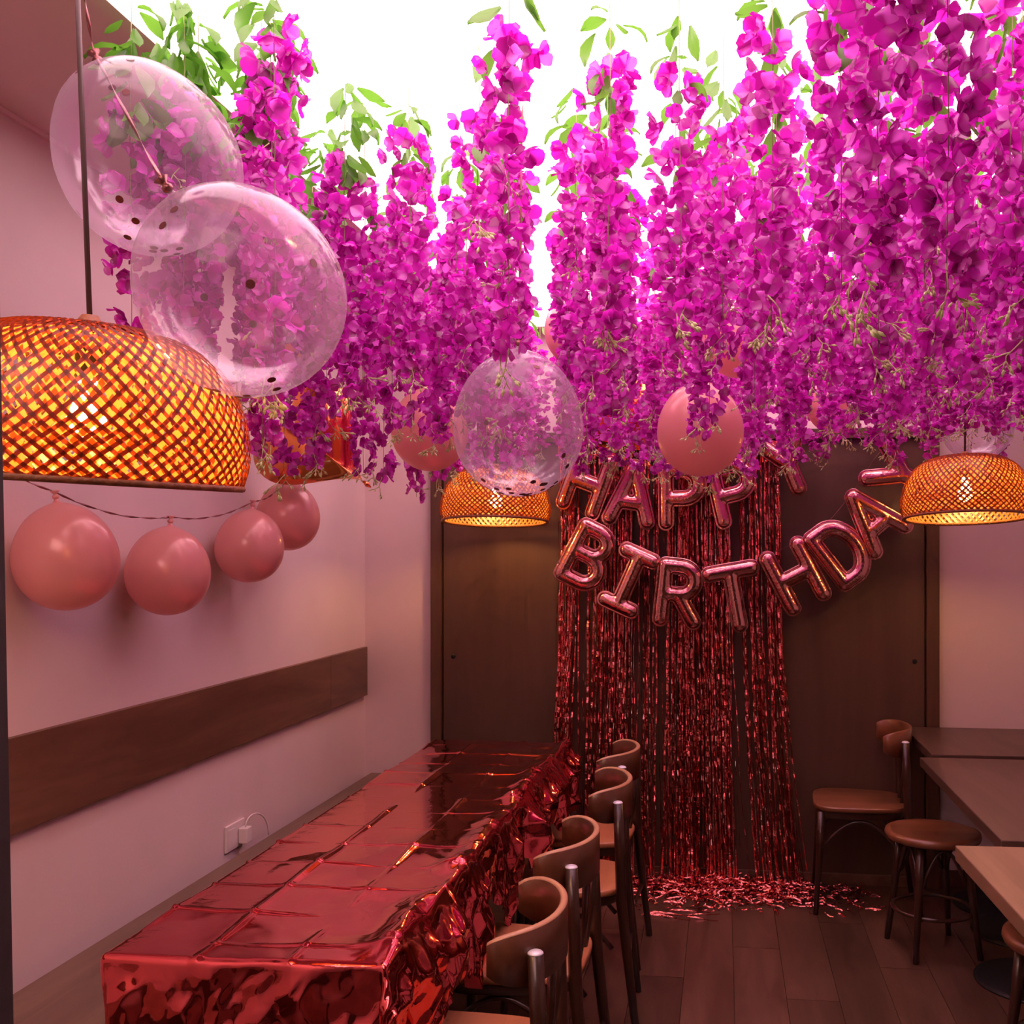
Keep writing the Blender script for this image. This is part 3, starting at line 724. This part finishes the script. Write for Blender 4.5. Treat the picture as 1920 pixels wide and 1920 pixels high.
def stroke(mb, pl_, r, zs):
    # resample, hemispherical ends, flattened in depth (local y)
    pts = [Vector((p[0], 0, p[1])) for p in pl_]; path = []
    for a, b in zip(pts[:-1], pts[1:]):
        m = max(1, int((b-a).length/0.03))
        for k in range(m): path.append(a.lerp(b, k/m))
    path.append(pts[-1])
    t0 = (path[0]-path[1]).normalized(); t1 = (path[-1]-path[-2]).normalized()
    rr = [r]*len(path)
    pre = []; pr_ = []
    for k in range(1, 6):
        a = math.pi/2*k/5.2; pre.append(path[0]+t0*r*math.sin(a)*0.95); pr_.append(r*math.cos(a))
    post = []; po = []
    for k in range(1, 6):
        a = math.pi/2*k/5.2; post.append(path[-1]+t1*r*math.sin(a)*0.95); po.append(r*math.cos(a))
    full = pre[::-1]+path+post; rad_ = pr_[::-1]+rr+po
    b = len(mb.v); n = 14
    for i, p in enumerate(full):
        a = full[max(i-1, 0)]; c = full[min(i+1, len(full)-1)]; t = (c-a).normalized(); sd = Vector((t.z, 0, -t.x))
        for k in range(n):
            g = 2*math.pi*k/n; q = p + sd*rad_[i]*math.cos(g); mb.v.append((q.x, zs*rad_[i]*math.sin(g), q.z))
    for i in range(len(full)-1):
        for k in range(n):
            k2 = (k+1) % n; mb.f.append([b+i*n+k, b+(i+1)*n+k, b+(i+1)*n+k2, b+i*n+k2])
    mb.f.append([b+k for k in range(n)]); mb.f.append([b+(len(full)-1)*n+k for k in range(n)][::-1])
LM = {}
dg = None
for ch_, strokes in LET.items():
    mb = MB()
    for s in strokes: stroke(mb, s, 0.100, 0.9)
    tmp = mb.build('tmp_letter', M['foil_rose'])
    md = tmp.modifiers.new('r', 'REMESH'); md.mode = 'VOXEL'; md.voxel_size = 0.017; md.use_smooth_shade = True
    md2 = tmp.modifiers.new('s', 'SMOOTH'); md2.iterations = 4; md2.factor = 0.5
    dg = bpy.context.evaluated_depsgraph_get()
    body = bpy.data.meshes.new_from_object(tmp.evaluated_get(dg)); body.name = 'letter_' + ch_
    body.polygons.foreach_set('use_smooth', [True]*len(body.polygons))
    bpy.data.objects.remove(tmp)
    mb = MB()
    for s in strokes: stroke(mb, s, 0.122, 0.022)
    seam = mb.mesh('seam'); seam.materials.append(M['foil_rose'])
    LM[ch_] = (body, seam)
words = [('H', 1100, 905, 21, 'first letter of HAPPY'), ('A', 1184, 925, 7, 'second letter of HAPPY'), ('P', 1279, 930, 0, 'third letter of HAPPY'),
         ('P', 1376, 922, -13, 'fourth letter of HAPPY'), ('Y', 1478, 868, -22, 'last letter of HAPPY'),
         ('B', 1103, 1044, 27, 'first letter of BIRTHDAY'), ('I', 1179, 1088, 24, 'second letter of BIRTHDAY'), ('R', 1274, 1113, 6, 'third letter of BIRTHDAY'),
         ('T', 1378, 1121, -10, 'fourth letter of BIRTHDAY'), ('H', 1491, 1080, -27, 'fifth letter of BIRTHDAY'), ('D', 1578, 1034, -37, 'sixth letter of BIRTHDAY'),
         ('A', 1634, 971, -41, 'seventh letter of BIRTHDAY'), ('Y', 1690, 888, -62, 'last letter of BIRTHDAY')]
LS = 0.325
tops = []
for i, (ch_, px, py, lean_, lab) in enumerate(words):
    row2 = i > 4
    p = pty(px, py, 4.70 if row2 else 4.755)
    body, seam = LM[ch_]
    o = link('letter_balloon', body, M['foil_rose']); o.location = p; o.scale = (LS, LS, LS)
    o.rotation_euler = (random.uniform(-.05, .05), math.radians(lean_), random.uniform(-.10, .10))
    tag(o, 'rose gold foil letter %s balloon, %s' % (ch_, lab), 'balloon', None)
    link('seam', seam, None, o)
    th = math.radians(lean_)
    tp = p + Vector((math.sin(th)*0.42*LS, 0.03, math.cos(th)*0.42*LS)); tops.append(tp)
ribbon([tops[0]+Vector((-.25, .06, .12))] + tops[:5] + [tops[4]+Vector((.3, .06, .22))], 0.003, 'thin cord threading the letters of HAPPY', 4, 0.004, cat='cord', name='banner_cord')
ribbon([tops[5]+Vector((-.16, .1, .14))] + tops[5:] + [tops[-1]+Vector((.1, .1, .12))], 0.003, 'thin cord threading the letters of BIRTHDAY', 4, 0.004, cat='cord', name='banner_cord')

# ------------------------------------------------------------------ tinsel curtain
tc_ = thing('tinsel_curtain', 'rose red foil tinsel curtain hanging on the brown back panel', 'curtain', (-0.26, 4.84, 0))
MB().box(-0.53, 0.53, 0.0, 0.004, 2.03, 2.09).build('header_strip', M['tinsel'], tc_, smooth=False)
mb = MB(); rr = random.Random(5)
gaps = [(-0.40, 0.018), (-0.13, 0.03), (-0.03, 0.03), (0.31, 0.015), (0.36, 0.012)]
for i in range(300):
    x0 = rr.uniform(-0.525, 0.525)
    if any(abs(x0-g) < hw for g, hw in gaps) and rr.random() < 0.85: continue
    tgt = x0*1.10 + rr.gauss(0, 0.025) + (0.05 if x0 > 0.3 else 0)
    y0 = rr.uniform(-0.035, -0.004); wd = rr.choice((0.004, 0.006, 0.006, 0.009))
    ph = rr.uniform(0, 6.3); tw = rr.gauss(0, 1.1); pts = []; sides = []
    zend = 0.02; n = 84; wob = rr.uniform(0.001, 0.004)
    for k in range(n+1):
        t = k/n; z = 2.06 + (zend-2.06)*t
        x = x0 + (tgt-x0)*t**2.2 + wob*math.sin(ph+t*22)
        y = y0 - 0.02*t + 0.004*math.sin(ph*2+t*17) + rr.gauss(0, 0.0034)
        g = tw*0.8 + 0.35*math.sin(ph+t*9) + rr.gauss(0, 0.22) + (0.6 if (z % 0.19) < 0.03 else 0)
        pts.append((x, y, z)); sides.append((math.cos(g), math.sin(g), 0))
    mb.strip(pts, sides, wd)
tag(mb.build('foil_strips', M['tinsel'], tc_, smooth=False), kind='stuff')
mb = MB()
for i in range(2600):
    t = rr.random()
    x = rr.gauss(0.22, 0.33); y = -abs(rr.gauss(0, 0.14)) - 0.02
    if x < -0.5 or x > 0.92 or y < -0.42: continue
    hz = 0.05*math.exp(-((x-0.3)/0.5)**2)*math.exp(y/0.16)
    L = rr.uniform(0.03, 0.10); a = rr.uniform(0, 6.28); bend = rr.uniform(-2.5, 2.5); z = rr.uniform(0.002, hz+0.006)
    pts = []; sides = []; p = Vector((x, y, z)); roll = rr.gauss(0, 0.7)
    for k in range(6):
        d_ = Vector((math.cos(a+bend*k/6), math.sin(a+bend*k/6), rr.gauss(0, 0.25)))
        pts.append(p.copy()); sd = Vector((-d_.y, d_.x, math.sin(roll+k*0.3))).normalized(); sides.append(sd)
        p = p + d_*L/6; p.z = max(0.003, p.z)
        p.y = min(p.y, 0.02)
    mb.strip(pts, sides, rr.choice((0.004, 0.006, 0.007)))
for i in range(12):   # a few loose strands further into the room
    x = rr.uniform(-0.10, 0.12); y = rr.uniform(-0.50, -0.42); a = rr.uniform(-.4, .4); pts = []; sides = []
    for k in range(7):
        pts.append((x+math.cos(a)*0.025*k, y+math.sin(a)*0.02*k, 0.004+0.004*math.sin(k))); sides.append((0, math.cos(k*.4), math.sin(k*.4)))
    mb.strip(pts, sides, 0.006)
tag(mb.build('tinsel_pile', M['tinsel'], tc_, smooth=False), kind='stuff')

# ------------------------------------------------------------------ wisteria
def petal(mb, rot, size, cup, seed):
    """rounded, slightly cupped and wavy petal growing along local x"""
    rr = random.Random(seed); b = len(mb.v); n, m = 6, 5
    wav = rr.uniform(-.10, .10); ph = rr.uniform(0, 6.3); bw = rr.uniform(.46, .56)
    for i in range(n):
        s = (0.0, 0.22, 0.45, 0.70, 0.90, 1.0)[i]
        wd = bw*size*(0.14, 0.60, 0.92, 1.0, 0.78, 0.30)[i]
        for j in range(m):
            t = (j-2)/2
            x = s*size*(1.0 - 0.14*t*t*s); y = t*wd
            z = cup*size*s*s*0.7 + 0.13*size*t*t*s + wav*size*math.sin(3*t+ph)*s
            mb.v.append(tuple(rot @ Vector((x, y, z))))
    for i in range(n-1):
        for j in range(m-1):
            a = b+i*m+j; mb.f.append([a, a+1, a+m+1, a+m])
BLS = []
for vv_ in range(4):
    mb = MB(); rr = random.Random(100+vv_)
    for k in range(4):
        a = k*math.pi/2 + rr.uniform(-.25, .25)
        rot = Matrix.Rotation(a, 3, 'Z') @ Matrix.Rotation(-rr.uniform(0.1, 0.8), 3, 'Y')
        petal(mb, rot, rr.uniform(0.027, 0.035), rr.uniform(-.1, .5), 10*vv_+k)
    me = mb.mesh('blossom'); me.materials.append(M['petal']); BLS.append(me)
def blossom_spots(L, top, n, rr, r0=0.052, r1=0.026):
    out = []
    for i in range(n):
        t = (i+rr.random())/n; z = -(top + (L-top)*t)
        rad_ = (r0 + (r1-r0)*t)*rr.uniform(0.35, 1.05)*(0.55 if t < .06 else 1); a = rr.uniform(0, 6.283)
        pos = Vector((rad_*math.cos(a), rad_*math.sin(a), z))
        nrm = Vector((math.cos(a)+rr.gauss(0, .45), math.sin(a)+rr.gauss(0, .45), rr.gauss(-0.15, .6))).normalized()
        q = Vector((0, 0, 1)).rotation_difference(nrm) @ Matrix.Rotation(rr.uniform(0, 6.28), 3, 'Z').to_quaternion()
        out.append((pos, q, rr.uniform(0.72, 1.08)*(1.05-0.25*t)))
    return out
def joined_blossoms(L, top, n, seed):
    rr = random.Random(seed); V_ = []; F_ = []; b = 0
    for pos, q, sc in blossom_spots(L, top, n, rr):
        me = rr.choice(BLS); co = np.empty(len(me.vertices)*3); me.vertices.foreach_get('co', co)
        mt = np.array(q.to_matrix())*sc
        V_.append(co.reshape(-1, 3) @ mt.T + np.array(pos))
        F_ += [[b+i for i in p.vertices] for p in me.polygons]; b += len(me.vertices)
    m = bpy.data.meshes.new('blossoms'); m.from_pydata(np.concatenate(V_).tolist(), [], F_)
    m.polygons.foreach_set('use_smooth', [True]*len(m.polygons)); m.materials.append(M['petal']); return m
FAR = [joined_blossoms(0.72, 0.10, 74, 200+k) for k in range(8)]
def leaf_mesh(seed):
    rr = random.Random(seed); mb = MB(); wds = [0.002, 0.010, 0.0145, 0.011, 0.001]; curl = rr.uniform(-.010, .016)
    for i, wd in enumerate(wds):
        s = i/4
        for t in (-1, 0, 1):
            mb.v.append((s*0.058, t*wd, curl*math.sin(s*2.6) - abs(t)*-0.004))
    for i in range(4):
        for j in range(2):
            a = i*3+j; mb.f.append([a, a+1, a+4, a+3])
    m = mb.mesh('leaf'); m.materials.append(M['leaf']); return m
LEAF = [leaf_mesh(k) for k in range(5)]
def sprig_mesh(seed):
    rr = random.Random(seed); mb = MB()
    def br(p, d_, L, depth):
        e = p + d_*L
        mb.tube([p, p.lerp(e, .5)+Vector((rr.gauss(0, .001), rr.gauss(0, .001), 0)), e], [0.0011, 0.0010, 0.0009], 4)
        if depth == 0:
            mb.tube([e, e+d_*0.005, e+d_*0.011], [0.0012, 0.0026, 0.0006], 5); return
        for k in range(rr.choice((2, 3))):
            nd = (d_ + Vector((rr.gauss(0, .55), rr.gauss(0, .55), rr.gauss(-.1, .2)))).normalized(); br(e, nd, L*rr.uniform(.45, .75), depth-1)
    br(Vector((0, 0, 0)), Vector((rr.gauss(0, .2), rr.gauss(0, .2), -1)).normalized(), 0.028, 2)
    m = mb.mesh('bud_sprig'); m.materials.append(M['bud']); return m
SPR = [sprig_mesh(k) for k in range(5)]
STEM = MB().tube([(0.0, 0, 0), (0.003, 0.002, -0.25), (-0.002, 0.003, -0.5), (0.0, 0.0, -0.72)], [0.0010, 0.0009, 0.0008, 0.0007], 5).mesh('stem'); STEM.materials.append(M['stem'])
def strand(x, y, L, top, near, rr, leaves, label, group, vine=0):
    t = thing('wisteria_strand', label, 'flower garland', (x, y, ZC-0.02), group, rr.uniform(0, 6.28))
    s = link('stem', STEM, None, t); s.scale = (1, 1, L/0.72)
    if near:
        for pos, q, sc in blossom_spots(L, top, int(74*(L-top)/0.62), rr):
            o = link('blossom', rr.choice(BLS), None, t); o.location = pos; o.rotation_mode = 'QUATERNION'; o.rotation_quaternion = q; o.scale = (sc, sc, sc)
    else:
        o = link('blossoms', rr.choice(FAR), None, t); k = (L-top)/0.62
        o.scale = (1, 1, k); o.location = (0, 0, -(top-0.10*k)); o['kind'] = 'stuff'
    for k in range(leaves):
        z = -rr.uniform(0.0, top+0.10) if vine == 0 else -rr.uniform(0, top+0.05); a = rr.uniform(0, 6.283)
        o = link('leaf', rr.choice(LEAF), None, t); r_ = rr.uniform(0.002, 0.03)
        o.location = (r_*math.cos(a), r_*math.sin(a), z); o.rotation_euler = (rr.gauss(0, .5), rr.uniform(0.3, 1.4), a); sc = rr.uniform(.7, 1.25)*(1.12 if vine else 1); o.scale = (sc, sc, sc)
    for k in range(3 if near else 2):
        o = link('bud_sprig', rr.choice(SPR), None, t); z = -L+rr.uniform(-0.005, 0.05) if k < 2 else -rr.uniform(top+.15, L)
        o.location = (rr.gauss(0, .012), rr.gauss(0, .012), z); o.rotation_euler = (rr.gauss(0, .35), rr.gauss(0, .35), rr.uniform(0, 6.28)); sc = rr.uniform(.8, 1.3); o.scale = (sc, sc, sc)
    return t
rr = random.Random(21)
lab_ivy = 'magenta artificial wisteria strand with a thick green leaf bunch beside the left wall'
solid = [(o.location.x, o.location.y, 0.17) for o in C.objects if o.name.startswith(('confetti_balloon', 'pink_balloon')) and o.location.z > 1.75]
lampxy = [(cM.x, cM.y, 0.07), (cR.x, cR.y, 0.07), (cL.x, cL.y, 0.27), (b1.location.x, b1.location.y, 0.2), (b2.location.x, b2.location.y, 0.19)]
placed = []
def project(x, y):
    u = x*math.cos(PSI)+y*math.sin(PSI); w_ = -x*math.sin(PSI)+y*math.cos(PSI); return PCX+F*u/w_, w_
sx, sy = 0.158, 0.175
yy = 1.42; row = 0
while yy < 4.70:
    xx = -1.14 + (0.09 if row % 2 else 0)
    while xx < 2.0:
        x = xx + rr.gauss(0, 0.028); y = yy + rr.gauss(0, 0.035); xx += sx
        px_, w_ = project(x, y)
        if px_ > 2350 or px_ < 150 or x > 1.5: continue
        if y < 1.75 and px_ < 1230: continue
        if y < 2.0 and 560 < px_ < 840: continue
        if y < 4.1 and 992 < px_ < 1060: continue
        if y < 2.6 and (970 < px_ < 1075 or 905 < px_ < 945): continue
        if any(math.hypot(x-a, y-b) < r for a, b, r in lampxy): continue
        if rr.random() < (0.5 if y < 1.9 and x > -0.3 else 0.06): continue
        ivy = x < -0.85 and y < 2.6
        near = w_ < 2.75 and px_ < 1990
        L = rr.uniform(0.62, 0.78) + (0.11 if x < -0.92 and y < 3.6 else (0.04 if x < -0.7 and y < 3.6 else 0)) - (0.09 if x > 0.55 else (0.04 if x > 0.2 else 0)); top = rr.uniform(0.10, 0.2)
        for c_ in (cM, cR):
            if math.hypot(x-c_.x, y-c_.y) < 0.27: L = min(L, rr.uniform(0.58, 0.64))
        for a, b, r in solid:
            if math.hypot(x-a, y-b) < r: L = min(L, rr.uniform(0.36, 0.44))
        zone = 'the red table' if x < -0.5 else ('the open floor' if x < 0.62 else 'the tables on the right')
        dep = 'in the front rows' if near else ('close to the back wall' if y > 3.9 else 'in the middle rows')
        if ivy: lb = lab_ivy
        else: lb = 'magenta artificial wisteria strand above %s, %s' % (zone, dep)
        strand(x, y, L, top, near, rr, 22 if ivy else (11 if near else 5), lb, 'leafy wisteria strands by the left wall' if ivy else 'wisteria strands above %s %s' % (zone, dep), 1 if ivy else 0)
        placed.append((x, y))
    yy += sy; row += 1
for x, y in ((-1.15, 1.86), (-1.05, 1.93), (-1.16, 2.0), (-0.93, 1.96), (-1.02, 2.10), (-1.17, 2.16), (-1.14, 2.34), (-1.03, 2.27)):
    strand(x, y, 0.70, 0.22, True, rr, 26, lab_ivy, 'leafy wisteria strands by the left wall', 1)
print('strands', len(placed), 'objects', len(C.objects))
